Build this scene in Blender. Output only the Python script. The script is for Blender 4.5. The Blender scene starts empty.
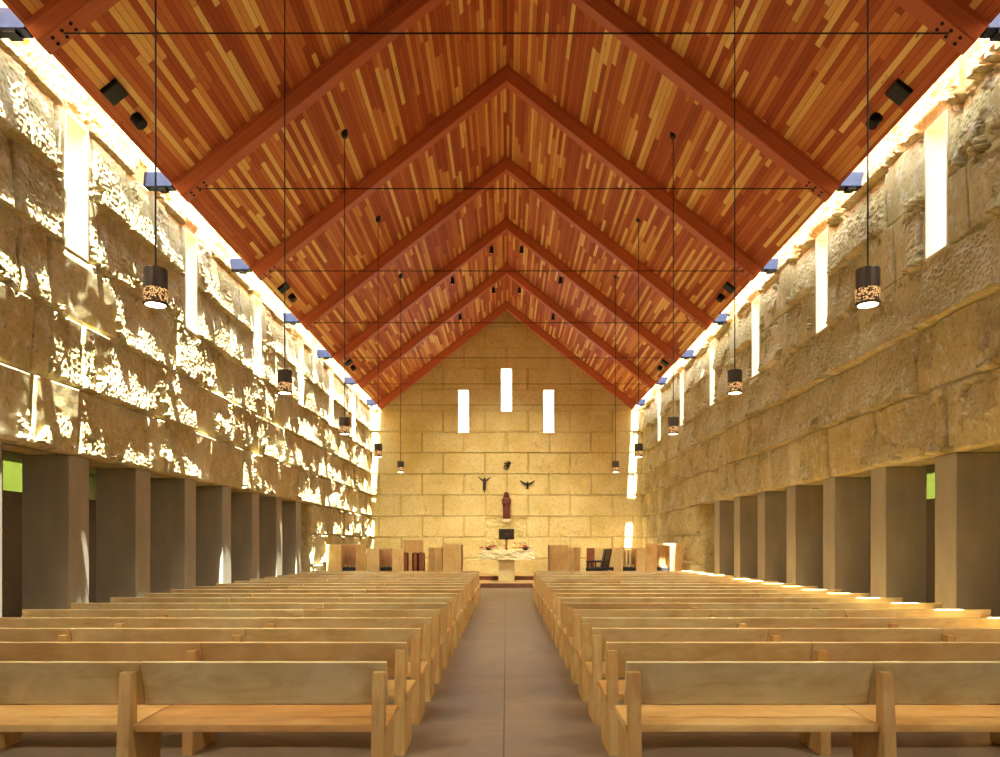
import bpy, bmesh, math, random
import numpy as np
from mathutils import Vector, Matrix

R = random.Random(11)
scene = bpy.context.scene
COL = scene.collection
F, CX, CY, CZ = 740.0, 506.5, 544.5, 1.62          # focal length in px, vanishing point, eye height

ORD = ("first second third fourth fifth sixth seventh eighth ninth tenth eleventh twelfth thirteenth "
       "fourteenth fifteenth sixteenth seventeenth eighteenth nineteenth twentieth").split()

# ------------------------------------------------------------------ helpers
def link(o):
    COL.objects.link(o)
    return o

def tag(o, label=None, cat=None, group=None, kind=None):
    if label: o["label"] = label
    if cat: o["category"] = cat
    if group: o["group"] = group
    if kind: o["kind"] = kind
    return o

def thing(name, label, cat, loc=(0, 0, 0), group=None, rot=(0, 0, 0)):
    o = link(bpy.data.objects.new(name, None))
    o.empty_display_size = 0.1
    o.location = loc
    o.rotation_euler = rot
    return tag(o, label, cat, group)

def obj(name, bm, m, parent=None, smooth=False, loc=None):
    me = bpy.data.meshes.new(name)
    bmesh.ops.recalc_face_normals(bm, faces=bm.faces)
    bm.to_mesh(me)
    bm.free()
    if m: me.materials.append(m)
    if smooth:
        for p in me.polygons: p.use_smooth = True
    o = link(bpy.data.objects.new(name, me))
    if parent: o.parent = parent
    if loc: o.location = loc
    return o

def struct(name, bm, m, parent=None, smooth=False):
    o = obj(name, bm, m, parent, smooth)
    if parent is None: o["kind"] = "structure"
    return o

def dup(root, loc, label, group=None, rot=None):
    r = link(root.copy())
    r.location = loc
    if rot: r.rotation_euler = rot
    r["label"] = label
    if group: r["group"] = group
    for ch in list(root.children):
        c = link(ch.copy()); c.parent = r
        for g in list(ch.children):
            d = link(g.copy()); d.parent = c
    return r

def box(bm, x0, x1, y0, y1, z0, z1, bev=0.0, seg=1):
    r = bmesh.ops.create_cube(bm, size=1.0)
    vs = r["verts"]
    for v in vs:
        v.co = Vector((x0 + (v.co.x + .5) * (x1 - x0), y0 + (v.co.y + .5) * (y1 - y0), z0 + (v.co.z + .5) * (z1 - z0)))
    if bev > 0:
        es = list({e for v in vs for e in v.link_edges})
        bmesh.ops.bevel(bm, geom=es, offset=bev, segments=seg, affect='EDGES', profile=0.5)
    return bm

def prism(bm, pts, axis, a, b):
    """extrude the polygon pts (two coordinates each) along an axis from a to b"""
    def mk(p, t):
        if axis == 'x': return (t, p[0], p[1])
        if axis == 'y': return (p[0], t, p[1])
        return (p[0], p[1], t)
    v0 = [bm.verts.new(mk(p, a)) for p in pts]
    v1 = [bm.verts.new(mk(p, b)) for p in pts]
    n = len(pts)
    bm.faces.new(v0); bm.faces.new(v1[::-1])
    for i in range(n):
        bm.faces.new((v0[i], v1[i], v1[(i + 1) % n], v0[(i + 1) % n]))
    return bm

def lathe(bm, prof, n=24, c=(0, 0, 0), sx=1, sy=1, fold=None):
    rings = []
    for r, z in prof:
        ring = []
        for i in range(n):
            a = 2 * math.pi * i / n
            k = r * (1 + (fold(a, z) if fold else 0))
            ring.append(bm.verts.new((c[0] + k * math.cos(a) * sx, c[1] + k * math.sin(a) * sy, c[2] + z)))
        rings.append(ring)
    for a, b in zip(rings, rings[1:]):
        for i in range(n):
            bm.faces.new((a[i], a[(i + 1) % n], b[(i + 1) % n], b[i]))
    if prof[0][0] > 1e-4: bm.faces.new(rings[0][::-1])
    if prof[-1][0] > 1e-4: bm.faces.new(rings[-1])
    return bm

def tube(bm, p0, p1, r, n=10, r1=None):
    p0, p1 = Vector(p0), Vector(p1)
    d = p1 - p0
    q = d.to_track_quat('Z', 'Y').to_matrix().to_4x4()
    bmesh.ops.create_cone(bm, cap_ends=True, segments=n, radius1=r, radius2=r if r1 is None else r1,
                          depth=d.length, matrix=Matrix.Translation((p0 + p1) / 2) @ q)
    return bm

def ball(bm, c, r, s=(1, 1, 1), u=14, v=9, rot=None):
    m = Matrix.Translation(c) @ (rot or Matrix.Identity(4)) @ Matrix.Diagonal((r * s[0], r * s[1], r * s[2], 1))
    bmesh.ops.create_uvsphere(bm, u_segments=u, v_segments=v, radius=1.0, matrix=m)
    return bm

# ------------------------------------------------------------------ materials
class NT:
    def __init__(s, name):
        s.m = bpy.data.materials.new(name)
        s.m.use_nodes = True
        s.t = s.m.node_tree
        s.t.nodes.clear()
        s.out = s.n('ShaderNodeOutputMaterial')
        s.b = s.n('ShaderNodeBsdfPrincipled')
        s.t.links.new(s.b.outputs[0], s.out.inputs[0])
    def n(s, kind, **kw):
        x = s.t.nodes.new(kind)
        for k, v in kw.items(): setattr(x, k, v)
        return x
    def l(s, a, b): s.t.links.new(a, b)
    def math(s, op, a, b=None, c=None):
        x = s.n('ShaderNodeMath', operation=op)
        for i, v in enumerate((a, b, c)):
            if v is None: continue
            if isinstance(v, (int, float)): x.inputs[i].default_value = v
            else: s.l(v, x.inputs[i])
        return x.outputs[0]
    def ramp(s, fac, stops, interp='LINEAR'):
        x = s.n('ShaderNodeValToRGB')
        x.color_ramp.interpolation = interp
        e = x.color_ramp.elements
        while len(e) < len(stops): e.new(0.5)
        for el, (p, c) in zip(e, stops):
            el.position = p; el.color = (*c, 1)
        s.l(fac, x.inputs[0])
        return x.outputs[0]
    def noise(s, vec, scale, detail=4, rough=.55, dist=0):
        x = s.n('ShaderNodeTexNoise')
        x.inputs['Scale'].default_value = scale
        x.inputs['Detail'].default_value = detail
        x.inputs['Roughness'].default_value = rough
        x.inputs['Distortion'].default_value = dist
        if vec is not None: s.l(vec, x.inputs['Vector'])
        return x.outputs['Fac']
    def coord(s): return s.n('ShaderNodeTexCoord').outputs['Object']
    def scale(s, vec, sc):
        x = s.n('ShaderNodeMapping')
        x.inputs['Scale'].default_value = sc
        s.l(vec, x.inputs['Vector'])
        return x.outputs[0]
    def mix(s, fac, a, b, blend='MIX'):
        x = s.n('ShaderNodeMix', data_type='RGBA', blend_type=blend)
        for i, v in ((0, fac), (6, a), (7, b)):
            if isinstance(v, (int, float)): x.inputs[i].default_value = v
            elif isinstance(v, tuple): x.inputs[i].default_value = (*v, 1)
            else: s.l(v, x.inputs[i])
        return x.outputs[2]
    def bump(s, h, strength=.3, dist=.01):
        x = s.n('ShaderNodeBump')
        x.inputs['Strength'].default_value = strength
        x.inputs['Distance'].default_value = dist
        s.l(h, x.inputs['Height'])
        s.l(x.outputs[0], s.b.inputs['Normal'])
    def set(s, rough=None, metal=None, spec=None, color=None):
        if rough is not None: s.b.inputs['Roughness'].default_value = rough
        if metal is not None: s.b.inputs['Metallic'].default_value = metal
        if spec is not None: s.b.inputs['Specular IOR Level'].default_value = spec
        if color is not None: s.b.inputs['Base Color'].default_value = (*color, 1)
        return s

def lin(r, g, b):
    f = lambda c: ((c / 255 + .055) / 1.055) ** 2.4 if c > 10 else c / 255 / 12.92
    return (f(r), f(g), f(b))

def plain(name, color, rough=.6, metal=0.0, var=.12):
    t = NT(name).set(rough, metal)
    c = t.coord()
    n = t.noise(c, 9, 3)
    dark = tuple(k * (1 - var) for k in color); lite = tuple(min(1, k * (1 + var)) for k in color)
    t.l(t.ramp(n, [(.3, dark), (.7, lite)]), t.b.inputs['Base Color'])
    return t.m

def emissive(name, color, strength):
    t = NT(name).set(.5, color=color)
    t.b.inputs['Emission Color'].default_value = (*color, 1)
    t.b.inputs['Emission Strength'].default_value = strength
    return t.m

def stone_mat(name, tones, bumpd=.012, crust_=.55):
    t = NT(name).set(.92, spec=.15)
    c = t.coord()
    big = t.noise(c, .9, 5, .6)
    fine = t.noise(c, 14, 6, .65)
    col = t.ramp(big, [(.32, tones[0]), (.5, tones[1]), (.68, tones[2])])
    pit = t.ramp(fine, [(.34, (.62, .55, .46)), (.48, (1, 1, 1))])
    col = t.mix(.75, col, pit, 'MULTIPLY')
    crust = t.ramp(t.noise(c, 5.5, 7, .72, .4), [(.53, (0, 0, 0)), (.62, (1, 1, 1))])
    col = t.mix(t.math('MULTIPLY', crust, crust_), col, (.80, .76, .64))
    rust = t.ramp(t.noise(c, 2.3, 6, .7, .6), [(.60, (1, 1, 1)), (.74, (.80, .62, .40))])
    col = t.mix(.6, col, rust, 'MULTIPLY')
    t.l(col, t.b.inputs['Base Color'])
    n2 = t.noise(c, 34, 5, .75)
    t.bump(n2, .6, bumpd)
    return t.m

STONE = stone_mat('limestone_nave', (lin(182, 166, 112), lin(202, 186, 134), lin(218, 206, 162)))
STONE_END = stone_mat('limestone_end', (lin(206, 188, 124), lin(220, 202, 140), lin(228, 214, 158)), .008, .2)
CUT = plain('sawn_limestone', lin(226, 216, 186), .85, 0, .05)

def concrete(name, a, b, rough=.75):
    t = NT(name).set(rough, spec=.3)
    c = t.coord()
    n = t.noise(t.scale(c, (1, 1, .35)), 2.2, 6, .6)
    col = t.ramp(n, [(.3, a), (.7, b)])
    pin = t.ramp(t.noise(c, 26, 2, .5), [(.24, (.45, .42, .4)), (.30, (1, 1, 1))])
    t.l(t.mix(.5, col, pin, 'MULTIPLY'), t.b.inputs['Base Color'])
    t.bump(t.noise(c, 60, 3), .15, .004)
    return t.m
PIER = concrete('cast_concrete', lin(148, 140, 122), lin(170, 160, 138))

def floor_mat():
    t = NT('polished_concrete_floor').set(.42, spec=.35)
    c = t.coord()
    n = t.noise(c, 1.1, 7, .62, .8)
    streak = t.noise(t.scale(c, (.5, 3.0, 1)), 1.7, 5, .6)
    col = t.ramp(n, [(.28, lin(108, 92, 78)), (.5, lin(132, 114, 95)), (.72, lin(156, 137, 113))])
    col = t.mix(.5, col, t.ramp(streak, [(.3, (.78, .76, .74)), (.7, (1.0, 1.0, 1.0))]), 'MULTIPLY')
    sep = t.n('ShaderNodeSeparateXYZ'); t.l(c, sep.inputs[0])
    jx = t.math('LESS_THAN', t.math('ABSOLUTE', t.math('ADD', sep.outputs[0], .022)), .006)
    jy = t.math('LESS_THAN', t.math('ABSOLUTE', t.math('SUBTRACT', t.math('FRACT', t.math('DIVIDE', sep.outputs[1], 3.66)), .5)), .0016)
    j = t.math('MAXIMUM', jx, jy)
    t.l(t.mix(j, col, lin(60, 48, 42)), t.b.inputs['Base Color'])
    t.l(t.math('ADD', t.math('MULTIPLY', n, .3), .28), t.b.inputs['Roughness'])
    return t.m
FLOOR = floor_mat()

def deck_mat():
    """random-length fir decking: planks run along the nave (y)"""
    t = NT('fir_decking').set(.65, spec=.15)
    c = t.coord()
    sep = t.n('ShaderNodeSeparateXYZ'); t.l(c, sep.inputs[0])
    u = t.math('DIVIDE', sep.outputs[0], .070)
    idx = t.math('FLOOR', u)
    w1 = t.n('ShaderNodeTexWhiteNoise', noise_dimensions='1D'); t.l(idx, w1.inputs['W'])
    seg = t.math('FLOOR', t.math('ADD', t.math('DIVIDE', sep.outputs[1], 2.3), t.math('MULTIPLY', w1.outputs['Value'], 9.0)))
    cmb = t.n('ShaderNodeCombineXYZ'); t.l(idx, cmb.inputs[0]); t.l(seg, cmb.inputs[1])
    w2 = t.n('ShaderNodeTexWhiteNoise', noise_dimensions='2D'); t.l(cmb.outputs[0], w2.inputs['Vector'])
    col = t.ramp(w2.outputs['Value'], [(0, lin(162, 80, 50)), (.34, lin(184, 98, 60)), (.58, lin(200, 120, 70)), (.74, lin(218, 152, 86)), (.88, lin(232, 184, 106)), (1, lin(240, 206, 130))])
    gv = t.scale(c, (38, 1.6, 38))
    grain = t.noise(gv, 1.6, 4, .6)
    col = t.mix(.55, col, t.ramp(grain, [(.3, (.78, .70, .62)), (.65, (1, 1, 1))]), 'MULTIPLY')
    knot = t.ramp(t.noise(t.scale(c, (9, 2.4, 9)), 2.2, 1, .4), [(.19, (.35, .22, .18)), (.235, (1, 1, 1))])
    col = t.mix(.9, col, knot, 'MULTIPLY')
    fr = t.math('FRACT', u)
    gap = t.math('LESS_THAN', t.math('MINIMUM', fr, t.math('SUBTRACT', 1, fr)), .05)
    col = t.mix(t.math('MULTIPLY', gap, .55), col, lin(70, 26, 16))
    t.l(col, t.b.inputs['Base Color'])
    return t.m
DECK = deck_mat()

def glulam_mat():
    t = NT('fir_glulam').set(.5, spec=.3)
    c = t.coord()
    sep = t.n('ShaderNodeSeparateXYZ'); t.l(c, sep.inputs[0])
    ax = t.math('ABSOLUTE', sep.outputs[0])
    v = t.math('ADD', t.math('MULTIPLY', ax, .62), t.math('MULTIPLY', sep.outputs[2], .785))
    u = t.math('SUBTRACT', t.math('MULTIPLY', ax, .785), t.math('MULTIPLY', sep.outputs[2], .62))
    lay = t.math('FLOOR', t.math('DIVIDE', v, .04))
    w = t.n('ShaderNodeTexWhiteNoise', noise_dimensions='1D'); t.l(lay, w.inputs['W'])
    col = t.ramp(w.outputs['Value'], [(0, lin(180, 92, 60)), (1, lin(204, 116, 76))])
    cmb = t.n('ShaderNodeCombineXYZ')
    t.l(t.math('MULTIPLY', u, 1.2), cmb.inputs[0]); t.l(t.math('MULTIPLY', sep.outputs[1], 26), cmb.inputs[1]); t.l(t.math('MULTIPLY', v, 26), cmb.inputs[2])
    g = t.noise(cmb.outputs[0], 1.4, 4, .6)
    t.l(t.mix(.5, col, t.ramp(g, [(.3, (.74, .64, .58)), (.65, (1, 1, 1))]), 'MULTIPLY'), t.b.inputs['Base Color'])
    return t.m
GLULAM = glulam_mat()

def birch(name, a, b, c3, rough=.42, sc=(1.6, 5, 5)):
    t = NT(name).set(rough, spec=.4)
    c = t.coord()
    info = t.n('ShaderNodeObjectInfo')
    off = t.n('ShaderNodeVectorMath', operation='ADD')
    t.l(c, off.inputs[0])
    cmb = t.n('ShaderNodeCombineXYZ')
    t.l(t.math('MULTIPLY', info.outputs['Random'], 57.0), cmb.inputs[0]); t.l(t.math('MULTIPLY', info.outputs['Random'], 31.0), cmb.inputs[2])
    t.l(cmb.outputs[0], off.inputs[1])
    v = t.scale(off.outputs[0], sc)
    g = t.noise(v, 1.1, 5, .6, 2.0)
    cl = t.noise(off.outputs[0], 1.9, 3, .6, .5)
    col = t.ramp(g, [(.28, a), (.5, b), (.75, c3)])
    col = t.mix(.55, col, t.ramp(cl, [(.34, (.70, .55, .38)), (.60, (1, 1, 1))]), 'MULTIPLY')
    tint = t.ramp(info.outputs['Random'], [(0, (.80, .64, .50)), (.22, (.94, .84, .72)), (.5, (1, 1, .96)), (.8, (1, .98, .88)), (1, (.96, .84, .66))])
    col = t.mix(.85, col, tint, 'MULTIPLY')
    t.l(col, t.b.inputs['Base Color'])
    t.bump(g, .04, .002)
    return t.m
BIRCH = birch('birch_plywood', lin(212, 192, 140), lin(228, 214, 164), lin(236, 224, 186))
BIRCH_SEAT = birch('birch_seat', lin(208, 168, 104), lin(224, 188, 122), lin(232, 202, 142), .32)
BIRCH_LEG = birch('birch_leg', lin(192, 156, 98), lin(210, 176, 114), lin(220, 192, 132), .5, (9, 9, 1.2))
PANEL = birch('maple_panel', lin(218, 184, 120), lin(230, 200, 136), lin(236, 212, 152), .5, (6, 6, 1.1))
REDWOOD = plain('cherry_board', lin(150, 84, 48), .5, 0, .2)
DARKSEAT = plain('dark_upholstery', lin(48, 40, 38), .8)
DARKWOOD = plain('dark_stained_wood', lin(46, 34, 28), .5)
BRONZE = plain('dark_bronze', lin(58, 46, 40), .45, .6, .2)
STATUE = plain('carved_redwood', lin(96, 40, 30), .55, 0, .25)
STEEL = plain('black_steel', lin(26, 22, 20), .5, .7)
SKYSTEEL = plain('sky_tinted_steel', lin(28, 38, 66), .5, .5, .25)  # blue of the reflected sky is put into the base colour
SPEAKER = plain('black_grille', lin(30, 30, 30), .7)
SHADE = plain('bronze_lamp_shade', lin(74, 60, 50), .45, .5, .1)
IRON = plain('cord_black', lin(20, 16, 14), .6)
WHITE = plain('white_petals', lin(240, 236, 224), .7, 0, .04)
REDP = plain('red_petals', lin(176, 34, 30), .7, 0, .2)
LEAF = plain('leaf_green', lin(70, 104, 44), .6, 0, .25)
ALTAR = stone_mat('altar_limestone', (lin(214, 204, 158), lin(226, 216, 172), lin(236, 228, 190)), .006)
DRUM = plain('altar_pedestal', lin(214, 198, 148), .8, 0, .06)
GRASS = plain('grass_green', lin(62, 86, 18), .9, 0, .35)
GLOW = emissive('lamp_diffuser', (1.0, .78, .42), 9.0)
SPOTGLOW = emissive('spotlight_lens', (1.0, .86, .62), 14.0)

def perforated():
    t = NT('perforated_band').set(.5, .4)
    c = t.coord()
    v = t.n('ShaderNodeTexVoronoi'); v.inputs['Scale'].default_value = 62; t.l(c, v.inputs['Vector'])
    m = t.ramp(v.outputs['Distance'], [(.36, (1, 1, 1)), (.56, (0, 0, 0))])
    t.b.inputs['Base Color'].default_value = (*lin(74, 52, 36), 1)
    t.b.inputs['Emission Color'].default_value = (1.0, .52, .18, 1)
    t.l(t.math('MULTIPLY', m, .8), t.b.inputs['Emission Strength'])
    return t.m
PERF = perforated()

def glass_mat(name='clear_glass', tint=(.95, .97, .97)):
    m = bpy.data.materials.new(name)
    m.use_nodes = True
    nt = m.node_tree
    nt.nodes.clear()
    o = nt.nodes.new('ShaderNodeOutputMaterial'); mx = nt.nodes.new('ShaderNodeMixShader')
    tr = nt.nodes.new('ShaderNodeBsdfTransparent'); gl = nt.nodes.new('ShaderNodeBsdfGlossy')
    tr.inputs[0].default_value = (*tint, 1)
    gl.inputs['Roughness'].default_value = .02
    mx.inputs[0].default_value = .05
    nt.links.new(tr.outputs[0], mx.inputs[1]); nt.links.new(gl.outputs[0], mx.inputs[2])
    nt.links.new(mx.outputs[0], o.inputs[0])
    return m
GLASS = glass_mat()
TINTED = glass_mat('green_tinted_glass', (.42, .38, .24))

# ------------------------------------------------------------------ numpy noise
def _hash(ix, iy, seed):
    h = (ix.astype(np.int64) * 374761393 + iy.astype(np.int64) * 668265263 + seed * 974634777) & 0xffffffff
    h = ((h ^ (h >> 13)) * 1274126177) & 0xffffffff
    return h ^ (h >> 16)

def perlin(x, y, seed):
    x0 = np.floor(x); y0 = np.floor(y)
    fx = x - x0; fy = y - y0
    ux = fx * fx * fx * (fx * (fx * 6 - 15) + 10); uy = fy * fy * fy * (fy * (fy * 6 - 15) + 10)
    def g(i, j):
        a = _hash(x0 + i, y0 + j, seed) / 4294967296.0 * 2 * np.pi
        return np.cos(a) * (fx - i) + np.sin(a) * (fy - j)
    a = g(0, 0); b = g(1, 0); c = g(0, 1); d = g(1, 1)
    return ((a + (b - a) * ux) * (1 - uy) + (c + (d - c) * ux) * uy) * 1.5

def fbm(x, y, f, octv, seed, gain=.5):
    s = 0; a = 1
    for k in range(octv):
        s = s + a * perlin(x * f + 7.3 * k, y * f - 3.1 * k, seed + k * 17)
        a *= gain; f *= 2.03
    return s

def rnd(i, seed):
    i = np.asarray(i)
    return _hash(i, i * 0 + 5, seed) / 4294967296.0

def sstep(x, a, b):
    t = np.clip((x - a) / (b - a), 0, 1)
    return t * t * (3 - 2 * t)

C0, CH, SL = 2.84, .914, 1.83           # springing of the stone, course height, stone length

def stones(u, v, seed, phase, split=.35, half=.0, vj=.6):
    """for every (u, v): stone id, distance to nearest joint, centre and local coordinates"""
    k = np.floor((v - C0) / CH)
    vb = C0 + k * CH
    sh = np.where(np.mod(k, 2) == 0, 0.0, SL / 2) + phase + (rnd(k.astype(int) + 50, seed) - .5) * half
    i = np.floor((u - sh) / SL)
    ul = sh + i * SL
    w = np.full_like(u, SL)
    sid = (k.astype(int) + 40) * 1009 + (i.astype(int) + 200)
    r = rnd(sid, seed + 1)
    cut = ul + SL * (.35 + .4 * rnd(sid, seed + 2))
    has = r < split
    isr = has & (u > cut)
    wl = cut - ul
    ur = ul + SL
    ul2 = np.where(isr, cut, ul)
    w = np.where(has, np.where(isr, ur - cut, wl), w)
    sid = sid * 2 + isr.astype(int)
    du = np.minimum(u - ul2, ul2 + w - u) * vj
    dv = np.minimum(v - vb, vb + CH - v)
    return sid, np.minimum(du, dv), (u - ul2) / w, (v - vb) / CH, k, w

def wall_height(u, v, seed, phase, rough_bias, amp=1.0, half=.9, tilt=(.064, .022), lean=.17, groove=.10, split=.4, jw=.007):
    sid, dj, lu, lv, k, w = stones(u, v, seed, phase, split, half)
    r1, r2, r3, r4 = (rnd(sid, seed + s) for s in (11, 12, 13, 14))
    base = (r1 - .5) * .055
    tv = (tilt[0] + (r2 - .5) * 2 * tilt[1]) * (lv - .5) * CH
    tu = (r3 - .5) * .05 * (lu - .5) * w
    # split-face patches
    m = fbm(u, v, .75, 3, seed + 31) + (r4 - .5) * .9 + rough_bias(u, v)
    edge = fbm(u, v, 6.0, 4, seed + 47, .65) * .22
    M = sstep(m + edge, -.03, .05)
    rough = fbm(u, v, 17.0, 3, seed + 61, .75) * .0105 + fbm(u, v, 1.6, 2, seed + 77) * .020 - lean * (lv - .5) * CH
    smooth = fbm(u, v, 1.3, 3, seed + 83) * .010
    h = base + tv + tu + amp * (M * (rough + .012) + (1 - M) * smooth)
    # joints
    j = sstep(dj, jw, jw + .016)
    h = h - (1 - j) * groove
    return h

def grid_obj(name, P, keep, mat):
    """P: (nu, nv, 3) points, keep: (nu-1, nv-1) faces"""
    nu, nv = P.shape[:2]
    idx = np.arange(nu * nv).reshape(nu, nv)
    q = np.stack([idx[:-1, :-1], idx[1:, :-1], idx[1:, 1:], idx[:-1, 1:]], -1)[keep]
    used = np.unique(q)
    remap = np.full(nu * nv, -1); remap[used] = np.arange(len(used))
    q = remap[q]
    me = bpy.data.meshes.new(name)
    me.vertices.add(len(used)); me.vertices.foreach_set('co', P.reshape(-1, 3)[used].astype(np.float32).ravel())
    me.loops.add(q.size); me.loops.foreach_set('vertex_index', q.astype(np.int32).ravel())
    me.polygons.add(len(q)); me.polygons.foreach_set('loop_start', np.arange(0, q.size, 4, dtype=np.int32))
    me.update(calc_edges=True)
    me.validate()
    me.materials.append(mat)
    return link(bpy.data.objects.new(name, me))

# ------------------------------------------------------------------ dimensions
HW = 5.87                 # half width between the stone walls
WT = .61                  # wall thickness
YB, YE = -8.0, 32.0       # rear of the nave, face of the end wall
ZT = 8.32                 # top of the side walls
EX, SLOPE = 5.43, .79     # eave
APEX = 10.14 + CZ         # ceiling ridge
EZ = APEX - SLOPE * EX    # ceiling at the eave
YO = 22.4                 # where the colonnade ends
AX = 7.6                  # outer aisle wall
slots = [6.44 + 3.66 * i for i in range(7)]          # centres of the slit windows in the side walls
SW = .27                  # half width of a slit

# ------------------------------------------------------------------ side walls
us = np.concatenate([np.arange(YB, 5.4, .18), np.arange(5.4, 14.0, .016), np.arange(14.0, YE + .3, .026)])
vs = np.concatenate([np.arange(0, C0, .028), np.arange(C0, ZT + .001, .017)])
# snap grid lines to openings
def snap(a, vals):
    a = a.copy()
    for x in vals: a[np.argmin(np.abs(a - x))] = x
    return a
us = snap(us, [s + d for s in slots for d in (-SW, SW)] + [YO])
vs = snap(vs, [C0 + k * CH for k in range(-3, 6)] + [ZT])
U, V = np.meshgrid(us, vs, indexing='ij')
uc = (us[:-1] + us[1:]) / 2; vc = (vs[:-1] + vs[1:]) / 2
UC, VC = np.meshgrid(uc, vc, indexing='ij')
keep = ~((VC < C0) & (UC < YO))
for s in slots:
    keep &= ~((np.abs(UC - s) < SW) & (VC > C0 + 3 * CH) & (VC < C0 + 5 * CH))

def bias_left(u, v): return .19 + .24 * (v - 5.2) / 2.5 + .018 * (u - 14)
def bias_right(u, v): return .12 + .22 * (v - 5.2) / 2.5 + .004 * (u - 14)
near = sum(1 - sstep(np.maximum(np.abs(U - s) - SW, np.abs(V - C0 - 4 * CH) - CH), .02, .14) for s in slots)
keepf = 1 - .9 * np.clip(near, 0, 1)
HL = wall_height(U, V, 5, .35, bias_left) * keepf
HR = wall_height(U, V, 23, .9, bias_right, 1.5) * keepf
ed = np.minimum.reduce([np.abs(V - C0) + (U > YO) * 9])
for H, sgn, nm in ((HL, -1, 'wall_left'), (HR, 1, 'wall_right')):
    P = np.stack([sgn * (HW - H), U, V], -1)
    xo = sgn * (HW + WT)
    xi = sgn * (HW + .14)
    for part in ('upper', 'lower'):
        kp = keep & ((VC > C0) if part == 'upper' else (VC < C0))
        if part == 'upper':              # turn the sheet inwards along its lower edge
            jv = int(np.argmin(np.abs(vs - C0)))
            Q = P[:, jv:].copy(); kp = kp[:, jv:]
            lip = Q[:, :1].copy(); lip[..., 0] = sgn * (HW + .22)
            Q = np.concatenate([lip, Q], 1)
            kp = np.concatenate([np.ones((kp.shape[0], 1), bool), kp], 1)
        else:                            # and along the jamb where the colonnade ends
            ju = int(np.argmin(np.abs(us - YO)))
            Q = P[ju:].copy(); kp = kp[ju:]
            lip = Q[:1].copy(); lip[..., 0] = sgn * (HW + .22)
            Q = np.concatenate([lip, Q], 0)
            kp = np.concatenate([kp[:1], kp], 0)
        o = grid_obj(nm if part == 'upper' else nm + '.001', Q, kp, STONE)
        o["kind"] = "structure"
        if sgn > 0: o.data.flip_normals()
        bm = bmesh.new()
        if part == 'upper':
            edges = sorted([YB] + [s + d for s in slots for d in (-SW, SW)] + [YE + .6])
            for a, b in zip(edges[:-1], edges[1:]):
                hole = any(abs((a + b) / 2 - s) < SW for s in slots)
                for z0, z1 in ((C0, C0 + 3 * CH), (C0 + 3 * CH, C0 + 5 * CH), (C0 + 5 * CH, ZT)):
                    if hole and abs(z0 - C0 - 3 * CH) < .01: continue
                    box(bm, min(xi, xo), max(xi, xo), a, b, z0, z1)
        else:
            xs_ = sorted((sgn * (HW + .16), xo))
            box(bm, xs_[0], xs_[1], YO + .002, YE + .6, 0, C0)
        obj('masonry_core', bm, STONE, o)

# slit windows in the side walls: sawn reveal and pane
wn = 4
for sgn, side in ((-1, 'left'), (1, 'right')):
    for s in slots:
        bm = bmesh.new()
        z0, z1 = C0 + 3 * CH, C0 + 5 * CH
        xa, xb = sorted((sgn * (HW - .012), sgn * (HW + WT)))
        t = .03
        box(bm, xa, xb, s - SW, s - SW + t, z0, z1)
        box(bm, xa, xb, s + SW - t, s + SW, z0, z1)
        box(bm, xa, xb, s - SW + t, s + SW - t, z1 - t, z1)
        box(bm, xa, xb, s - SW + t, s + SW - t, z0, z0 + t)
        o = struct(f'window_{wn}', bm, CUT)
        tag(o, f'tall slit window high in the {side} stone wall')
        bm = bmesh.new()
        xg = sgn * (HW + WT - .08)
        box(bm, xg - .006, xg + .006, s - SW + t, s + SW - t, z0 + t, z1 - t)
        obj('pane', bm, GLASS, o)
        wn += 1

# ------------------------------------------------------------------ end wall
xs = np.arange(-6.5, 6.5001, .026)
zs = np.arange(-.02, 11.99, .026)
slits = [(-1.86, 6.44, 8.33), (0.0, 7.37, 9.26), (1.83, 6.44, 8.33)]
SH = .245
xs = snap(xs, [c + d for c, _, _ in slits for d in (-SH, SH)])
zs = snap(zs, [C0 + k * CH for k in range(-3, 10)])
zs = snap(zs, [6.44, 8.33, 7.37, 9.26])
U, V = np.meshgrid(xs, zs, indexing='ij')
def bias_end(u, v): return -.36 + .1 * (np.abs(u) > 3.6)
H = wall_height(U, V, 71, SL / 2, bias_end, .55, 0.0, (.0, .012), .05, .085, .0, .005)
pm = sstep(.92 - np.abs(U + .03), 0, .03) * sstep(v := V, 1.38, 1.41) * (1 - sstep(V, 2.74, 2.77))
H = H * (1 - pm) + pm * (-.05 + fbm(U, V, 5, 5, 99, .6) * .035)
P = np.stack([U, YE - H, V], -1)
UC, VC = np.meshgrid((xs[:-1] + xs[1:]) / 2, (zs[:-1] + zs[1:]) / 2, indexing='ij')
keep = VC < APEX - SLOPE * np.abs(UC) + .25
for c, z0, z1 in slits:
    keep &= ~((np.abs(UC - c) < SH) & (VC > z0) & (VC < z1))
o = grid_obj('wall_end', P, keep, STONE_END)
o["kind"] = "structure"
for i, (c, z0, z1) in enumerate(slits):
    bm = bmesh.new(); t = .025
    box(bm, c - SH, c - SH + t, YE - .004, YE + .5, z0, z1)
    box(bm, c + SH - t, c + SH, YE - .004, YE + .5, z0, z1)
    box(bm, c - SH + t, c + SH - t, YE - .004, YE + .5, z1 - t, z1)
    box(bm, c - SH + t, c + SH - t, YE - .004, YE + .5, z0, z0 + t)
    o = struct(f'window_{i + 1}', bm, CUT)
    tag(o, ('lower slit window left of centre in the end wall', 'tall central slit window in the end wall', 'lower slit window right of centre in the end wall')[i])
    bm = bmesh.new()
    box(bm, c - SH + t, c + SH - t, YE + .40, YE + .412, z0 + t, z1 - t)
    obj('pane', bm, GLASS, o)

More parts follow.
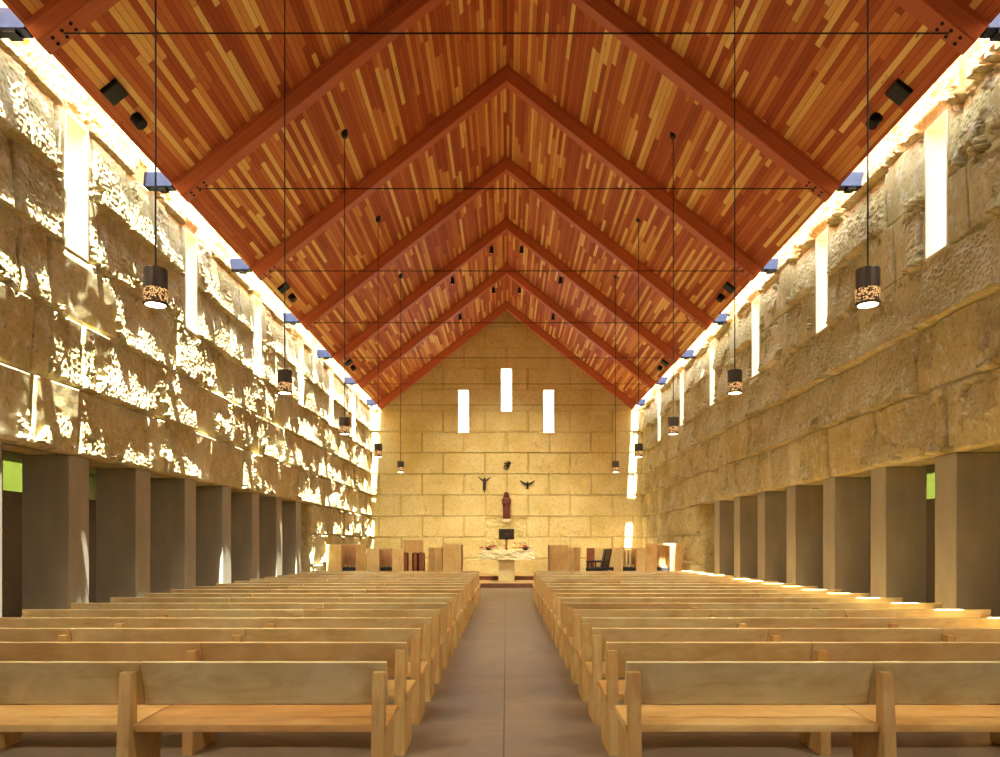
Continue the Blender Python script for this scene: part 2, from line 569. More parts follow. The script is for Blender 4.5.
# rear wall behind the camera
bm = bmesh.new()
prism(bm, [(-6.5, 0), (6.5, 0), (6.5, APEX - SLOPE * 6.5), (0, APEX), (-6.5, APEX - SLOPE * 6.5)], 'y', YB - .3, YB)
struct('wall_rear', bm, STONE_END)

# ------------------------------------------------------------------ floor, steps, aisles
bm = bmesh.new()
box(bm, -AX - .3, AX + .3, YB - .3, YE + .7, -.2, 0)
struct('floor', bm, FLOOR)
STEP = concrete('sanctuary_stone', lin(176, 148, 104), lin(196, 168, 120), .6)
bm = bmesh.new()
box(bm, -5.84, 5.84, 27.6, YE - .12, 0, .19, .012)
o = struct('floor_step_lower', bm, STEP)
RISER_SHADE = concrete('shaded_riser_stone', lin(104, 68, 52), lin(124, 84, 64), .6)  # dark strips over the risers; their shade is put into the colour
for nm, y, z0, z1 in (('riser_shade_1', 27.6, .004, .165), ('riser_shade_2', 29.9, .194, .335)):
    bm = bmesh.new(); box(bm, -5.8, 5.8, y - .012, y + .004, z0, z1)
    struct(nm, bm, RISER_SHADE)
bm = bmesh.new()
box(bm, -5.84, 5.84, 29.9, YE - .12, .19, .36, .012)
o = struct('floor_step_upper', bm, STEP)

AISLE = concrete('aisle_plaster', lin(120, 108, 92), lin(140, 126, 106), .85)
for sgn, side in ((-1, 'left'), (1, 'right')):
    bm = bmesh.new()
    xa, xb = sorted((sgn * (HW + .4), sgn * (AX + .3)))
    box(bm, xa, xb, YB - .3, YO, C0 + .1, C0 + .3)
    struct('ceiling_aisle_' + side, bm, AISLE)
    # outer wall: below, above and the ends of a ribbon window
    bm = bmesh.new()
    xa, xb = sorted((sgn * AX, sgn * (AX + .3)))
    box(bm, xa, xb, YB - .3, YO + .3, 0, 2.44)
    ey = YB - .3
    for k in range(-10, 6):
        y = 11.62 + 1.83 * k
        if ey < y - .45: box(bm, xa, xb, ey, y - .45, 2.44, C0 + .1)
        ey = y + .45
    box(bm, xa, xb, ey, YO, 2.44, C0 + .1)
    ra, rb = sorted((sgn * (HW + WT - .1), sgn * (AX + .3)))
    box(bm, ra, rb, YO, YO + .3, 0, C0 + .3)
    struct('wall_aisle_' + side, bm, AISLE)
    bm = bmesh.new()
    xg = sgn * (AX + .15)
    box(bm, xg - .006, xg + .006, YB - .2, YO, 2.44, C0 + .1)
    o = struct(f'window_{wn}', bm, TINTED); wn += 1
    # grassy bank outside the ribbon windows
    bm = bmesh.new()
    n = 60
    prev = None
    for i in range(n + 1):
        y = YB + (YO + 4 - YB) * i / n
        row = [bm.verts.new((sgn * x, y, z + .05 * R.random())) for x, z in ((AX + .45, -.1), (AX + .5, 1.9), (AX + 1.2, 2.3), (AX + 2.4, 2.9), (AX + 4, 3.7), (AX + 6, 4.4))]
        if prev:
            for a in range(5): bm.faces.new((prev[a], row[a], row[a + 1], prev[a + 1]))
        prev = row
    o = obj('grass_bank', bm, GRASS)
    tag(o, f'bright green grass bank outside the {side} aisle windows', 'grass', kind='stuff')

# ------------------------------------------------------------------ roof
for sgn, side in ((-1, 'left'), (1, 'right')):
    bm = bmesh.new()
    prism(bm, [(0, APEX), (sgn * EX, EZ), (sgn * EX, EZ + .16), (0, APEX + .18)], 'y', YB - .3, YE + .6)
    struct('ceiling_' + side, bm, DECK)
    # skylight glazing over the slot between eave and wall
    bm = bmesh.new()
    prism(bm, [(sgn * EX, EZ + .17), (sgn * (HW + WT), ZT + .10), (sgn * (HW + WT), ZT + .115), (sgn * EX, EZ + .185)], 'y', YB - .3, YE + .6)
    o = struct(f'window_{wn}', bm, GLASS); wn += 1
    bm = bmesh.new()
    xa, xb = sorted((sgn * (HW + .10), sgn * (HW + WT)))
    box(bm, xa, xb, YB - .3, YE + .6, ZT, ZT + .03)
    obj('sill', bm, CUT, o)

bm = bmesh.new()                       # unseen slabs added over the rear slots to darken the near nave
for sgn in (-1, 1):
    xa, xb = sorted((sgn * (EX - .02), sgn * (HW + WT)))
    box(bm, xa, xb, YB - .3, 4.0, ZT + .13, ZT + .25)
struct('ceiling_rear', bm, DECK)

trusses = [8.3, 11.98, 15.62, 19.3, 22.95, 26.7, 30.75]
BW, BD = .25, .344
tlabel = ['nearest timber roof truss, cut off by the top of the picture', 'second timber roof truss, its ridge just out of the picture',
          'third timber roof truss, the nearest with its whole ridge in view', 'fourth timber roof truss, middle of the seven',
          'fifth timber roof truss, just before the first row of spotlights', 'sixth timber roof truss, between the two rows of spotlights',
          'last timber roof truss, close against the stone end wall']
def make_truss():
    t = thing('roof_truss', tlabel[0], 'roof truss', (0, trusses[0], 0), 'timber roof trusses')
    s, c = .62, .785
    for sgn in (-1, 1):
        bm = bmesh.new()
        bx, bz = EX - .27 * s, EZ - .27 * c
        prism(bm, [(0, APEX - .002), (sgn * (EX - .002), EZ), (sgn * bx, bz), (0, APEX - BD)], 'y', 0, BW)
        bmesh.ops.bevel(bm, geom=[e for e in bm.edges if all(abs(v.co.z - (APEX - BD - SLOPE * abs(v.co.x))) < .03 for v in e.verts)], offset=.014, segments=2, affect='EDGES')
        obj('rafter', bm, GLULAM, t)
        for a in range(3):
            for b in range(2):
                d = .16 + .13 * a
                x = bx - d * c; z = bz + d * s
                bm = bmesh.new()
                nrm = Vector((-sgn * s * 1.0, 0, -c))
                p = Vector((sgn * x, .075 + .1 * b, z))
                tube(bm, p - nrm * .012, p + nrm * .008, .022, 10)
                obj('bolt', bm, STEEL, t)
        bm = bmesh.new()
        xa, xb = sorted((sgn * (EX + .004), sgn * (HW + .05)))
        box(bm, xa, xb, .04, .22, 5.82 + CZ, 6.06 + CZ, .01)
        b = obj('bracket', bm, SKYSTEEL, t)
        b['label'] = 'steel bracket, reflected sky in its blue colour'
        bm = bmesh.new()
        box(bm, sgn * 5.62 - .07, sgn * 5.62 + .07, .05, .21, 5.785 + CZ, 5.82 + CZ)
        obj('base_plate', bm, STEEL, b)
    bm = bmesh.new()
    tube(bm, (-5.05, BW / 2, 5.82 + CZ), (5.05, BW / 2, 5.82 + CZ), .009, 8)
    obj('tie_rod', bm, STEEL, t)
    return t
tr0 = make_truss()
for y, lb in zip(trusses[1:], tlabel[1:]):
    dup(tr0, (0, y, 0), lb)

# ------------------------------------------------------------------ piers of the colonnade
for sgn, side, ya in ((-1, 'left', 10.03), (1, 'right', 9.76)):
    for k in range(-1, 7):
        y = ya + 1.81 * k
        if y + .5 > YO: continue
        bm = bmesh.new()
        xa, xb = sorted((sgn * (HW + .06), sgn * (HW + .70)))
        box(bm, xa, xb, 0, .49, 0, C0 - .002, .012, 2)
        o = obj('pier', bm, PIER)
        o.location = (0, y, 0)
        n = k + 1
        tag(o, f'{ORD[n]} grey concrete pier from the camera in the row below the {side} stone wall', 'pier', f'concrete piers below the {side} wall')

# ------------------------------------------------------------------ pews
def make_pew():
    t = thing('pew', 'x', 'pew')
    cuts = [.78, 2.40, 4.00, 5.72]
    for i in range(3):
        a, b = cuts[i] + (.005 if i == 0 else .002), cuts[i + 1] - .002
        bm = bmesh.new()
        prism(bm, [(0, .85), (.03, .855), (.118, .565), (.088, .560)], 'x', a, b)
        bmesh.ops.bevel(bm, geom=bm.edges[:], offset=.004, segments=1, affect='EDGES')
        obj('backrest', bm, BIRCH, t)
    for i in range(3):
        a, b = cuts[i] - (.012 if i == 0 else -.002), cuts[i + 1] - .002
        bm = bmesh.new()
        prism(bm, [(-.06, .41), (-.06, .455), (.46, .475), (.47, .43)], 'x', a, b)
        bmesh.ops.bevel(bm, geom=bm.edges[:], offset=.005, segments=2, affect='EDGES')
        obj('seat', bm, BIRCH_SEAT, t)
    for x in (.814, 2.44, 4.02, 5.62):
        bm = bmesh.new()
        prism(bm, [(-.135, 0), (-.075, .795), (-.005, .795), (-.005, .45), (.36, .425), (.30, 0)], 'x', x - .03, x + .05)
        bmesh.ops.bevel(bm, geom=bm.edges[:], offset=.0035, segments=2, affect='EDGES')
        obj('support', bm, BIRCH_LEG, t)
    return t
pew0 = make_pew()
NP = 18
def mirror_pew(src):
    r = link(src.copy())
    for ch in src.children:
        c = link(ch.copy())
        me = ch.data.copy()
        me.transform(Matrix.Diagonal((-1, 1, 1, 1)))
        me.flip_normals()
        c.data = me
        c.parent = r
    return r
pewL = mirror_pew(pew0)
for src, side in ((pew0, 'right'), (pewL, 'left')):
    for n in range(NP):
        y = 4.83 + .973 * n
        where = 'nearest the camera' if n == 0 else ('last before the sanctuary' if n == NP - 1 else f'{ORD[n]} from the camera')
        lb = f'long birch plywood pew, {where}, in the block {side} of the aisle'
        if n == 0:
            src.location = (0, y, 0); src['label'] = lb; src['group'] = f'pews {side} of the aisle'
        else:
            dup(src, (0, y, 0), lb, f'pews {side} of the aisle')

# ------------------------------------------------------------------ pendant lamps
LX, LZ0, LZ1 = 3.08, 3.69, 4.00
lamp_y = [6.40, 10.13, 13.87, 17.5, 21.2]
def make_lamp():
    t = thing('pendant_lamp', 'x', 'pendant lamp', (0, 0, 0))
    bm = bmesh.new()
    lathe(bm, [(.02, LZ1), (.096, LZ1), (.098, LZ1 - .01), (.098, LZ0 + .135), (.092, LZ0 + .135)], 28)
    obj('shade', bm, SHADE, t)
    bm = bmesh.new()
    lathe(bm, [(.098, LZ0 + .135), (.098, LZ0 + .02)], 28)
    b = obj('perforated_band', bm, PERF, t); b['label'] = 'glowing perforated band'
    bm = bmesh.new()
    lathe(bm, [(.075, LZ0 + .022), (.104, LZ0 + .02), (.104, LZ0 + .004), (.098, LZ0), (.075, LZ0)], 28)
    obj('rim', bm, SHADE, t)
    bm = bmesh.new()
    lathe(bm, [(.0, LZ0 + .012), (.097, LZ0 + .008), (.097, LZ0 + .002), (0, LZ0 - .012)], 28)
    b = obj('diffuser', bm, GLOW, t, True); b['label'] = 'glowing warm diffuser'
    cz = APEX - SLOPE * LX
    bm = bmesh.new()
    tube(bm, (0, 0, LZ1 - .005), (0, 0, cz - .03), .008, 8)
    obj('cord', bm, IRON, t)
    bm = bmesh.new()
    lathe(bm, [(.0, cz - .08), (.05, cz - .075), (.06, cz - .04), (.06, cz + .05)], 20)
    obj('canopy', bm, IRON, t)
    return t
lamp0 = make_lamp()
first = True
for i, y in enumerate(lamp_y):
    for sgn, side in ((-1, 'left'), (1, 'right')):
        lb = f'bronze cylinder pendant lamp, {ORD[i] + " from the camera" if i else "nearest the camera"}, in the {side} row'
        if first:
            lamp0.location = (sgn * LX + .045, y, 0); lamp0['label'] = lb; lamp0['group'] = 'pendant lamps'; first = False
        else:
            dup(lamp0, (sgn * LX + .045, y, 0), lb, 'pendant lamps')
        ld = bpy.data.lights.new('pendant_light', 'SPOT')
        ld.energy = 60; ld.color = (1, .76, .46); ld.spot_size = math.radians(130); ld.spot_blend = .8; ld.shadow_soft_size = .09
        lo = link(bpy.data.objects.new('pendant_light', ld)); lo.location = (sgn * LX + .045, y, LZ0 - .03)

# ------------------------------------------------------------------ ceiling speakers and downlights
ang = math.atan(SLOPE)
def ceil_frame(sgn, x, y):
    """origin on the ceiling, tilted so that local -z points out of the ceiling"""
    return (sgn * x, y, APEX - SLOPE * x), (0, sgn * ang, 0)
def make_speaker():
    t = thing('ceiling_speaker', 'x', 'speaker')
    bm = bmesh.new(); box(bm, -.13, .13, -.15, .15, -.05, .01, .01); obj('housing', bm, STEEL, t)
    bm = bmesh.new(); box(bm, -.115, .115, -.135, .135, -.06, -.048, .004); obj('grille', bm, SPEAKER, t)
    return t
def make_down():
    t = thing('ceiling_downlight', 'x', 'downlight')
    bm = bmesh.new(); lathe(bm, [(.07, -.14), (.085, -.14), (.085, .01), (.03, .01)], 24); obj('housing', bm, STEEL, t)
    bm = bmesh.new(); lathe(bm, [(0, -.11), (.07, -.115), (.07, -.10)], 20); obj('reflector', bm, SPEAKER, t)
    return t
DOWN = 720
sp0, dn0 = make_speaker(), make_down()
first = True
for i, (ys, yd) in enumerate(((9.82, 10.42), (17.3, 17.9), (24.4, 25.0), (None, 2.9), (None, -4.6))):
    for sgn, side in ((-1, 'left'), (1, 'right')):
        where = ('nearest', 'middle', 'farthest', 'unseen nearer', 'unseen rear')[i]
        l1, r1 = ceil_frame(sgn, 5.22, ys or 0); l2, r2 = ceil_frame(sgn, 5.22, yd)
        a = f'{where} black square speaker on the {side} slope of the timber ceiling'
        b = f'{where} round black downlight beside a speaker on the {side} ceiling slope'
        if not ys: b = f'round black downlight out of view above the {("front pews", "rear of the nave")[i - 3]}, {side} ceiling slope'
        if first:
            sp0.location, sp0.rotation_euler, sp0['label'], sp0['group'] = l1, r1, a, 'ceiling speakers'
            dn0.location, dn0.rotation_euler, dn0['label'], dn0['group'] = l2, r2, b, 'ceiling downlights'
            first = False
        else:
            if ys: dup(sp0, l1, a, None, r1)
            dup(dn0, l2, b, None, r2)
        ld = bpy.data.lights.new('downlight_beam', 'SPOT')
        ld.energy = DOWN * (1.0 if ys else (.9 if yd > 0 else .45)); ld.color = (1, .95, .76); ld.spot_size = math.radians(84); ld.spot_blend = 1.0; ld.shadow_soft_size = .07
        lo = link(bpy.data.objects.new('downlight_beam', ld)); lo.location = Vector(l2) + Vector((-sgn * .1, 0, -.14))
        lo.rotation_euler = Vector((-sgn * 4.2, 4.4, -7.0)).to_track_quat('-Z', 'Y').to_euler()

# spotlights behind the beams
def make_spot():
    t = thing('ceiling_spotlight', 'x', 'spotlight')
    bm = bmesh.new(); tube(bm, (0, 0, .02), (0, 0, -.10), .015, 8); obj('stem', bm, STEEL, t)
    bm = bmesh.new()
    d = Vector((0, .62, -.78))
    tube(bm, Vector((0, -.07, -.05)), Vector((0, -.07, -.05)) + d * .2, .05, 16, .07); obj('head', bm, STEEL, t)
    bm = bmesh.new()
    tube(bm, Vector((0, -.07, -.05)) + d * .196, Vector((0, -.07, -.05)) + d * .204, .06, 16); b = obj('lens', bm, SPOTGLOW, t); b['label'] = 'glowing lens'
    return t
s0 = make_spot()
first = True
for y, row in ((24.15, 'front'), (28.0, 'rear')):
    for x in (-1.76, -.49, .49, 1.76):
        z = APEX - SLOPE * abs(x)
        side = 'left' if x < 0 else 'right'
        pos = 'near the ridge' if abs(x) < 1 else 'lower down'
        lb = f'small black spotlight in the {row} row, {pos} on the {side} ceiling slope'
        if first:
            s0.location, s0['label'], s0['group'] = (x, y, z), lb, 'ceiling spotlights'; first = False
        else:
            dup(s0, (x, y, z), lb)
        ld = bpy.data.lights.new('spotlight_beam', 'SPOT')
        ld.energy = 335; ld.color = (1, .84, .56); ld.spot_size = math.radians(62); ld.spot_blend = .9; ld.shadow_soft_size = .06
        lo = link(bpy.data.objects.new('spotlight_beam', ld)); lo.location = (x, y + .12, z - .32)
        tgt = Vector((x * 1.1, YE if y > 26 else 29, 2.2 if y > 26 else .6))
        lo.rotation_euler = (tgt - lo.location).to_track_quat('-Z', 'Y').to_euler()

# ------------------------------------------------------------------ sanctuary
def PX(px, d): return (px - CX) / F * d
def PZ(py, d): return CZ + (CY - py) / F * d

t = thing('altar', 'pale stone altar with a rough edged slab on a square pedestal', 'altar', (0, 29.0, .19))
bm = bmesh.new()
box(bm, -.31, .31, -.28, .28, 0, .86, .015)
obj('pedestal', bm, DRUM, t)
bm = bmesh.new()
nx, nz = 90, 14
def slab(x, f):                        # rough split edges all round, flat top
    return f
bmesh.ops.create_cube(bm, size=1)
bmesh.ops.subdivide_edges(bm, edges=bm.edges[:], cuts=23, use_grid_fill=True)
from mathutils import noise as mn
for v in bm.verts:
    x, y, z = v.co.x, v.co.y, v.co.z
    k = .5 - z                                            # 0 at top, 1 at bottom
    X, Y = x * (2.06 + .16 * k), y * (.92 + .1 * k)
    Z = .84 + (z + .5) * .36
    side = max(abs(x), abs(y)) > .48
    q = mn.fractal(Vector((X * 3, Y * 3, Z * 7)), 1, 2, 4)
    if side:
        X += .05 * q * (1 if abs(x) > .48 else .2); Y += .05 * q * (1 if abs(y) > .48 else .2)
    if z < -.49: Z += .015 * q
    if side and .02 < z + .5 < .98: Z += .02 * q
    v.co = Vector((X, Y, Z))
obj('slab', bm, ALTAR, t)
def flowers(x, cols, lb):
    t = thing('flower_arrangement', lb, 'flowers', (x, 28.85, 1.392))
    bm = bmesh.new(); lathe(bm, [(.05, 0), (.1, .03), (.12, .08), (.09, .08)], 16); obj('bowl', bm, BRONZE, t)
    rr = random.Random(int(x * 100))
    bm = bmesh.new()
    for i in range(16):
        a = rr.random() * 6.28; r_ = rr.random() * .26
        p = Vector((math.cos(a) * r_, math.sin(a) * r_ * .5, .08 + rr.random() * .1))
        tube(bm, (0, 0, .05), p, .012, 5, .002)
    obj('foliage', bm, LEAF, t)
    for i in range(9):
        m = cols[i % len(cols)]
        a = rr.random() * 6.28; r_ = .06 + rr.random() * .2
        bm = bmesh.new()
        c = Vector((math.cos(a) * r_ * 1.2, math.sin(a) * r_ * .5, .10 + rr.random() * .08))
        for k in range(6):
            b = k * 1.047
            ball(bm, c + Vector((math.cos(b) * .045, math.sin(b) * .045, 0)), .042, (1, 1, .55), 8, 5)
        ball(bm, c + Vector((0, 0, .012)), .022, (1, 1, 1), 8, 5)
        obj('blossom', bm, m, t)
flowers(-.70, [REDP, REDP, WHITE], 'red and white flowers on the left end of the altar slab')
flowers(.74, [REDP, WHITE, REDP], 'red and white flowers on the right end of the altar slab')

t = thing('tabernacle', 'dark bronze tabernacle box on a slender stand behind the altar', 'tabernacle', (0, 30.7, .36))
bm = bmesh.new(); lathe(bm, [(.2, 0), (.2, .03), (.05, .06), (.045, 1.44), (.1, 1.475)], 20); obj('stand', bm, plain('stand_brass', lin(170, 104, 60), .4, .5), t)
bm = bmesh.new(); box(bm, -.32, .32, -.17, .17, 1.47, 1.90, .012); obj('body', bm, BRONZE, t)
for sg in (-1, 1):
    bm = bmesh.new(); box(bm, min(sg * .012, sg * .29), max(sg * .012, sg * .29), -.185, -.168, 1.50, 1.87, .006); d = obj('door', bm, BRONZE, t)
    bm = bmesh.new(); ball(bm, (sg * .04, -.195, 1.69), .016); obj('knob', bm, plain('gold_knob', lin(190, 140, 70), .3, .8), d)

# carved statue on a corbel
t = thing('statue', 'dark red carved standing robed figure on a bracket above the tabernacle', 'statue', (0.0, YE - .2, 2.72))
bm = bmesh.new()
fold = lambda a, z: (.07 * math.sin(9 * a + 2 * z) + .04 * math.sin(5 * a - 3 * z)) * max(0, 1 - z / .95)
lathe(bm, [(.16, 0), (.175, .04), (.165, .25), (.17, .45), (.19, .62), (.215, .78), (.2, .88), (.14, .93), (.075, .955)], 40, sx=.86, sy=.7, fold=fold)
ball(bm, (0, -.015, 1.035), .098, (.86, .92, 1.14), 18, 12)
for a in range(1):
    lathe(bm, [(.12, .90), (.118, 1.0), (.105, 1.1), (.06, 1.155), (0, 1.165)], 20, c=(0, .025, 0), sx=1, sy=.85)
bm2 = bm
for sg in (-1, 1):
    tube(bm, (sg * .16, 0, .82), (sg * .15, -.1, .62), .05, 10, .042)
    tube(bm, (sg * .15, -.1, .62), (sg * .03, -.16, .70), .045, 10, .032)
    ball(bm, (sg * .02, -.175, .69), .034, (1, .8, 1.2), 10, 7)
    ball(bm, (sg * .034, -.103, 1.05), .012, (1.2, .6, .8), 8, 6)
ball(bm, (0, -.112, 1.03), .014, (.8, 1, 1.7), 8, 6)
ball(bm, (0, -.10, .99), .016, (1.3, .6, .5), 8, 6)
obj('figure', bm, STATUE, t, True)
bm = bmesh.new(); prism(bm, [(-.19, 0), (.19, 0), (.13, -.13), (-.13, -.13)], 'y', -.17, .21); obj('bracket', bm, ALTAR, t)

# corpus without a cross
def skin_fig(name, pts, edges, rad, m, parent):
    me = bpy.data.meshes.new(name)
    me.from_pydata(pts, edges, [])
    o = link(bpy.data.objects.new(name, me))
    sk = o.modifiers.new('skin', 'SKIN'); sk.use_smooth_shade = True
    if not me.skin_vertices: 
        me.attributes.new
    for i, r_ in enumerate(rad):
        me.skin_vertices[0].data[i].radius = (r_, r_ * .85)
    me.skin_vertices[0].data[0].use_root = True
    ss = o.modifiers.new('sub', 'SUBSURF'); ss.levels = 1; ss.render_levels = 1
    me.materials.append(m)
    o.parent = parent
    return o
def skin_mesh(name, pts, edges, rad, m, parent):
    """tapered limbs round a skeleton of joints, one connected mesh"""
    bm = bmesh.new()
    for a, b in edges:
        tube(bm, pts[a], pts[b], rad[a], 10, rad[b])
    for p, r_ in zip(pts, rad): ball(bm, p, r_ * 1.0, (1, 1, 1), 10, 7)
    return obj(name, bm, m, parent, True)

t = thing('corpus_figure', 'small dark bronze crucified figure with raised arms, left of the statue', 'crucifix figure', (PX(484.5, 31.9), YE - .12, 0))
z = lambda py: PZ(py, 31.9)
pts = [(0, -.02, z(486)), (0, -.02, z(482.4)), (0, -.02, z(480.6)), (.005, -.03, z(479.0)),
       (-.10, 0, z(480.2)), (-.17, 0, z(478.9)), (-.25, 0, z(477.3)), (.10, 0, z(480.2)), (.17, 0, z(478.9)), (.25, 0, z(477.3)),
       (-.03, -.05, z(488.6)), (-.01, -.01, z(491.2)), (.02, -.05, z(488.6)), (.0, -.01, z(491.2)), (0, -.03, z(492.2))]
edges = [(0, 1), (1, 2), (2, 3), (2, 4), (4, 5), (5, 6), (2, 7), (7, 8), (8, 9), (0, 10), (10, 11), (0, 12), (12, 13), (11, 14), (13, 14)]
rad = [.065, .075, .055, .05, .035, .027, .018, .035, .027, .018, .045, .025, .045, .025, .02]
skin_mesh('figure', pts, edges, rad, BRONZE, t)

t = thing('dove_sculpture', 'dark bronze dove with spread wings, right of the statue on the wall', 'dove sculpture', (PX(527.5, 31.9), YE - .08, 0))
bm = bmesh.new()
ball(bm, (0, -.02, z(485)), .075, (.85, .8, 1.5), 14, 10)
ball(bm, (0, -.06, z(482.6)), .045, (1, 1, 1), 10, 7)
tube(bm, (0, -.09, z(482.6)), (0, -.14, z(482.9)), .018, 8, .003)
prism(bm, [(-.03, z(487)), (.03, z(487)), (.07, z(489)), (-.07, z(489))], 'y', -.03, .0)
obj('body', bm, BRONZE, t, True)
for sg in (-1, 1):
    bm = bmesh.new()
    prism(bm, [(sg * .02, z(486)), (sg * .03, z(483.6)), (sg * .17, z(482.0)), (sg * .33, z(480.0)), (sg * .31, z(481.4)), (sg * .26, z(482.4)), (sg * .22, z(483.6)), (sg * .15, z(484.6))], 'y', -.03, .01)
    obj('wing', bm, BRONZE, t)
t = thing('wall_relief', 'small dark bronze relief of a bearded head high above the statue', 'relief', (PX(507.5, 31.9), YE - .07, 0))
bm = bmesh.new()
ball(bm, (.04, -.02, z(463.2)), .10, (1.1, .7, .85), 14, 10)
ball(bm, (-.02, -.03, z(464.8)), .07, (1, .8, 1.0), 12, 8)
for a, b_, r_ in ((-.12, 465.8, .035), (-.14, 468.0, .03), (-.06, 469.4, .035), (.02, 468.6, .03), (.05, 466.5, .04), (-.1, 463.3, .04)):
    ball(bm, (a, 0, z(b_)), r_, (1.4, .8, 1), 10, 7)
    tube(bm, (a, 0, z(b_)), (0, 0, z(465)), r_ * .6, 8)
obj('figure', bm, BRONZE, t, True)

# ------------------------------------------------------------------ choir stalls (seen end-on beyond the pews)
D = 24.0
def X_(px): return PX(px, D)
def Z_(py): return PZ(py, D)
BOARD = plain('brown_board', lin(206, 156, 104), .5, 0, .15)
def stall(lb, pa, pb, top, ya=24.0, dy=.62, knobs=3, back=None):
    back = back or BOARD
    """pa, pb: (x0, x1) of the two end panels in metres; open bay between them"""
    cx = (pa[0] + pb[1]) / 2
    t = thing('choir_stall', lb, 'choir stall', (cx, ya, 0), 'choir stalls')
    for a, b in (pa, pb):
        bm = bmesh.new(); box(bm, a - cx, b - cx, 0, .07, 0, top, .006); obj('end_panel', bm, PANEL, t)
        bm = bmesh.new(); xm = (b if (a, b) == pa else a) - cx
        sg = 1 if (a, b) == pb else -1
        box(bm, min(xm, xm + sg * .05), max(xm, xm + sg * .05), .07, dy, 0, top - .06, .004); obj('side_panel', bm, PANEL, t)
    a, b = pa[1] - cx, pb[0] - cx
    n = 4
    for i in range(n):
        w = (b - a) / n
        bm = bmesh.new(); box(bm, a + i * w + .004, a + (i + 1) * w - .004, dy - .04, dy, .3, top - .06, .004); obj('back_board', bm, back, t)
    bm = bmesh.new(); box(bm, a, b, .01, .06, top - .05, top, .004); obj('top_rail', bm, back, t)
    bm = bmesh.new(); box(bm, a + .005, b - .005, .12, dy - .05, .5, .88, .03, 2); obj('seat', bm, DARKSEAT, t)
    for i in range(knobs):
        x = a + (i + .5) * (b - a) / knobs
        bm = bmesh.new(); lathe(bm, [(.02, .87), (.035, .90), (.035, .94), (.0, .97)], 12, c=(x, .2, 0)); obj('armrest_knob', bm, PANEL, t)
    return t
stall('outermost choir stall against the left wall, open bay of brown boards', (X_(326), X_(341.3)), (X_(355.7), X_(366)), Z_(544.5))
stall('choir stall with an open bay of brown boards, second in from the left wall', (X_(366.6), X_(379)), (X_(392), X_(403)), Z_(548.3), 24.02)
stall('choir stall with an open bay of pale boards, second in from the right wall', (X_(614), X_(623)), (X_(636.7), X_(645)), Z_(547.6), 24.02, back=PANEL)
stall('brightly lit choir stall outermost towards the right wall', (X_(645.6), X_(657)), (X_(670), X_(682)), Z_(543.5), back=PANEL, knobs=2)

# slatted stall front on the left
t = thing('choir_screen', 'tall choir screen with a solid top panel over dark upright slats', 'choir screen', (X_(413), 24.1, 0))
a, b = X_(403.3) - X_(413), X_(423) - X_(413)
bm = bmesh.new(); box(bm, a, b, 0, .06, Z_(552.3), Z_(540), .006); obj('top_panel', bm, PANEL, t)
for i in range(4):
    x0 = a + (b - a) * (i * .25 + (.0 if i < 3 else .02)); x1 = x0 + (b - a) * (.17 if i < 3 else .23)
    bm = bmesh.new(); box(bm, x0, x1, .005, .055, 0, Z_(552.3), .004); obj('slat', bm, (REDWOOD, PANEL, REDWOOD, REDWOOD)[i], t)
bm = bmesh.new(); box(bm, a, b, .5, .54, 0, Z_(553), .004); obj('back_panel', bm, DARKWOOD, t)
bm = bmesh.new(); box(bm, b - .05, b, .06, .5, 0, Z_(553), .004); obj('side_panel', bm, REDWOOD, t)
bm = bmesh.new(); box(bm, a, a + .05, .06, .5, 0, Z_(553), .004); obj('side_panel', bm, REDWOOD, t)

def desk(lb, x0, x1, top, y, edge, two=False):
    t = thing('choir_desk', lb, 'choir desk', ((x0 + x1) / 2, y, 0), 'choir desks')
    h = (x1 - x0) / 2
    if two:
        bm = bmesh.new(); box(bm, -h, -.01, 0, .06, 0, top, .005); obj('end_panel', bm, PANEL if two == 1 else REDWOOD, t)
        bm = bmesh.new(); box(bm, .01, h, .05, .11, 0, top, .005); obj('end_panel', bm, PANEL, t)
    else:
        bm = bmesh.new(); box(bm, -h, h, 0, .06, 0, top, .006); obj('end_panel', bm, PANEL, t)
    xe = h * edge
    bm = bmesh.new(); box(bm, min(xe, xe - edge * .05), max(xe, xe - edge * .05), .06, 1.2, 0, top - .02, .005); obj('front_panel', bm, REDWOOD, t)  # darker red stands in for the shade on the aisle side
    bm = bmesh.new(); prism(bm, [(-h * .9, top - .12), (h * .9, top - .05), (h * .9, top - .08), (-h * .9, top - .15)], 'y', .12, 1.2); obj('desk_top', bm, PANEL, t)
desk('wide pale choir desk end panel on the left next to the altar', X_(442.6), X_(461), Z_(544), 24.0, 1)
desk('narrow choir desk end of two boards, between the slatted screen and the wide panel', X_(427.5), X_(441), Z_(547.6), 24.3, 1, 1)
desk('wide pale choir desk end panel on the right next to the altar', X_(550), X_(568), Z_(544.7), 24.0, -1)
desk('narrow choir desk end of two brown boards, right of the altar beside the armchairs', X_(568.4), X_(581.5), Z_(547.4), 24.3, -1, 1)

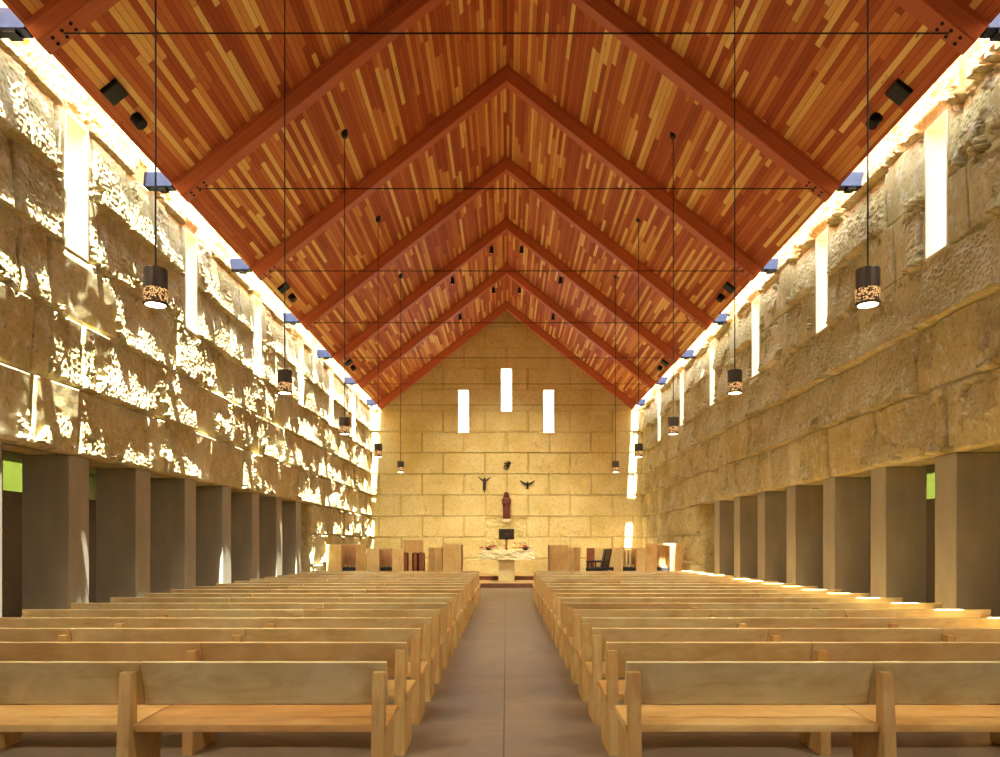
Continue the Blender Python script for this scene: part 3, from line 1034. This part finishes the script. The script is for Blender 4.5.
def armchair(x, y, rz, lb):
    t = thing('armchair', lb, 'chair', (x, y, 0), 'dark sanctuary chairs', (0, 0, rz))
    bm = bmesh.new(); box(bm, -.27, .27, -.25, .25, .72, .84, .03, 2); obj('seat', bm, DARKSEAT, t)
    bm = bmesh.new(); prism(bm, [(.22, .80), (.27, .80), (.39, 1.45), (.36, 1.47)], 'x', -.25, .25); obj('backrest', bm, DARKWOOD, t)
    for sx in (-.25, .25):
        for sy in (-.22, .22):
            bm = bmesh.new(); tube(bm, (sx, sy, 0), (sx * .95, sy, .74), .022, 10, .028); obj('leg', bm, DARKWOOD, t)
        bm = bmesh.new(); box(bm, sx - .03, sx + .03, -.25, .28, 1.03, 1.07, .01); obj('armrest', bm, DARKWOOD, t)
        bm = bmesh.new(); tube(bm, (sx, -.2, .8), (sx, -.2, 1.04), .022, 10); obj('arm_post', bm, DARKWOOD, t)
armchair(2.92, 24.7, math.radians(-90), 'dark armchair facing left beside the red board, right of the altar')
armchair(3.22, 25.72, math.radians(-80), 'dark armchair behind the other one, right of the altar')
yb = 26.9
t = thing('choir_bench', 'open choir bench with red brown side board, behind the dark armchairs', 'bench', (PX(600, yb), yb, 0))
x0, x1 = PX(586.8, yb) - PX(600, yb), PX(613.6, yb) - PX(600, yb)
bm = bmesh.new(); box(bm, x0, x0 + .27, 0, .05, 0, PZ(548, yb), .005); obj('side_board', bm, REDWOOD, t)
bm = bmesh.new(); box(bm, x0 + .28, x1, .06, .1, 0, PZ(547.6, yb), .005); obj('back_panel', bm, PANEL, t)
bm = bmesh.new(); box(bm, x0 + .28, x1, -.36, .06, .70, .80, .01); obj('seat', bm, DARKSEAT, t)
for xx in (x0 + .32, x1 - .05):
    bm = bmesh.new(); box(bm, xx - .03, xx + .03, -.33, .03, 0, .70, .005); obj('leg', bm, DARKWOOD, t)

# ------------------------------------------------------------------ light
w = bpy.data.worlds.new('sky')
scene.world = w
w.use_nodes = True
bg = w.node_tree.nodes['Background']
bg.inputs[0].default_value = (.86, .93, 1.0, 1)
bg.inputs[1].default_value = 8.0
sd = bpy.data.lights.new('sun', 'SUN')
sd.energy = 60; sd.color = (1.0, .98, .88); sd.angle = math.radians(.55)
so = link(bpy.data.objects.new('sun', sd))
so.location = (0, 0, 30)
so.rotation_euler = Vector((-.055, .25, -1)).to_track_quat('-Z', 'Y').to_euler()

# ------------------------------------------------------------------ camera
cd = bpy.data.cameras.new('camera')
cd.sensor_fit = 'HORIZONTAL'; cd.sensor_width = 36; cd.lens = 36 * F / 1000
cd.shift_x = (500 - CX) / 1000
cd.shift_y = (CY - 378.5) / 1000
cd.clip_start = .05; cd.clip_end = 300
co = link(bpy.data.objects.new('camera', cd))
co.location = (0, 0, CZ)
co.rotation_euler = (math.radians(90), 0, 0)
scene.camera = co

vsn = scene.view_settings
vsn.view_transform = 'Standard'; vsn.look = 'None'; vsn.gamma = 1.0; vsn.use_curve_mapping = False
vsn.exposure = 0.8
try:
    scene.cycles.use_denoising = True
    scene.cycles.diffuse_bounces = 8
    scene.cycles.max_bounces = 14
    scene.cycles.transparent_max_bounces = 16
    scene.cycles.caustics_reflective = False
    scene.cycles.caustics_refractive = False
except Exception:
    pass
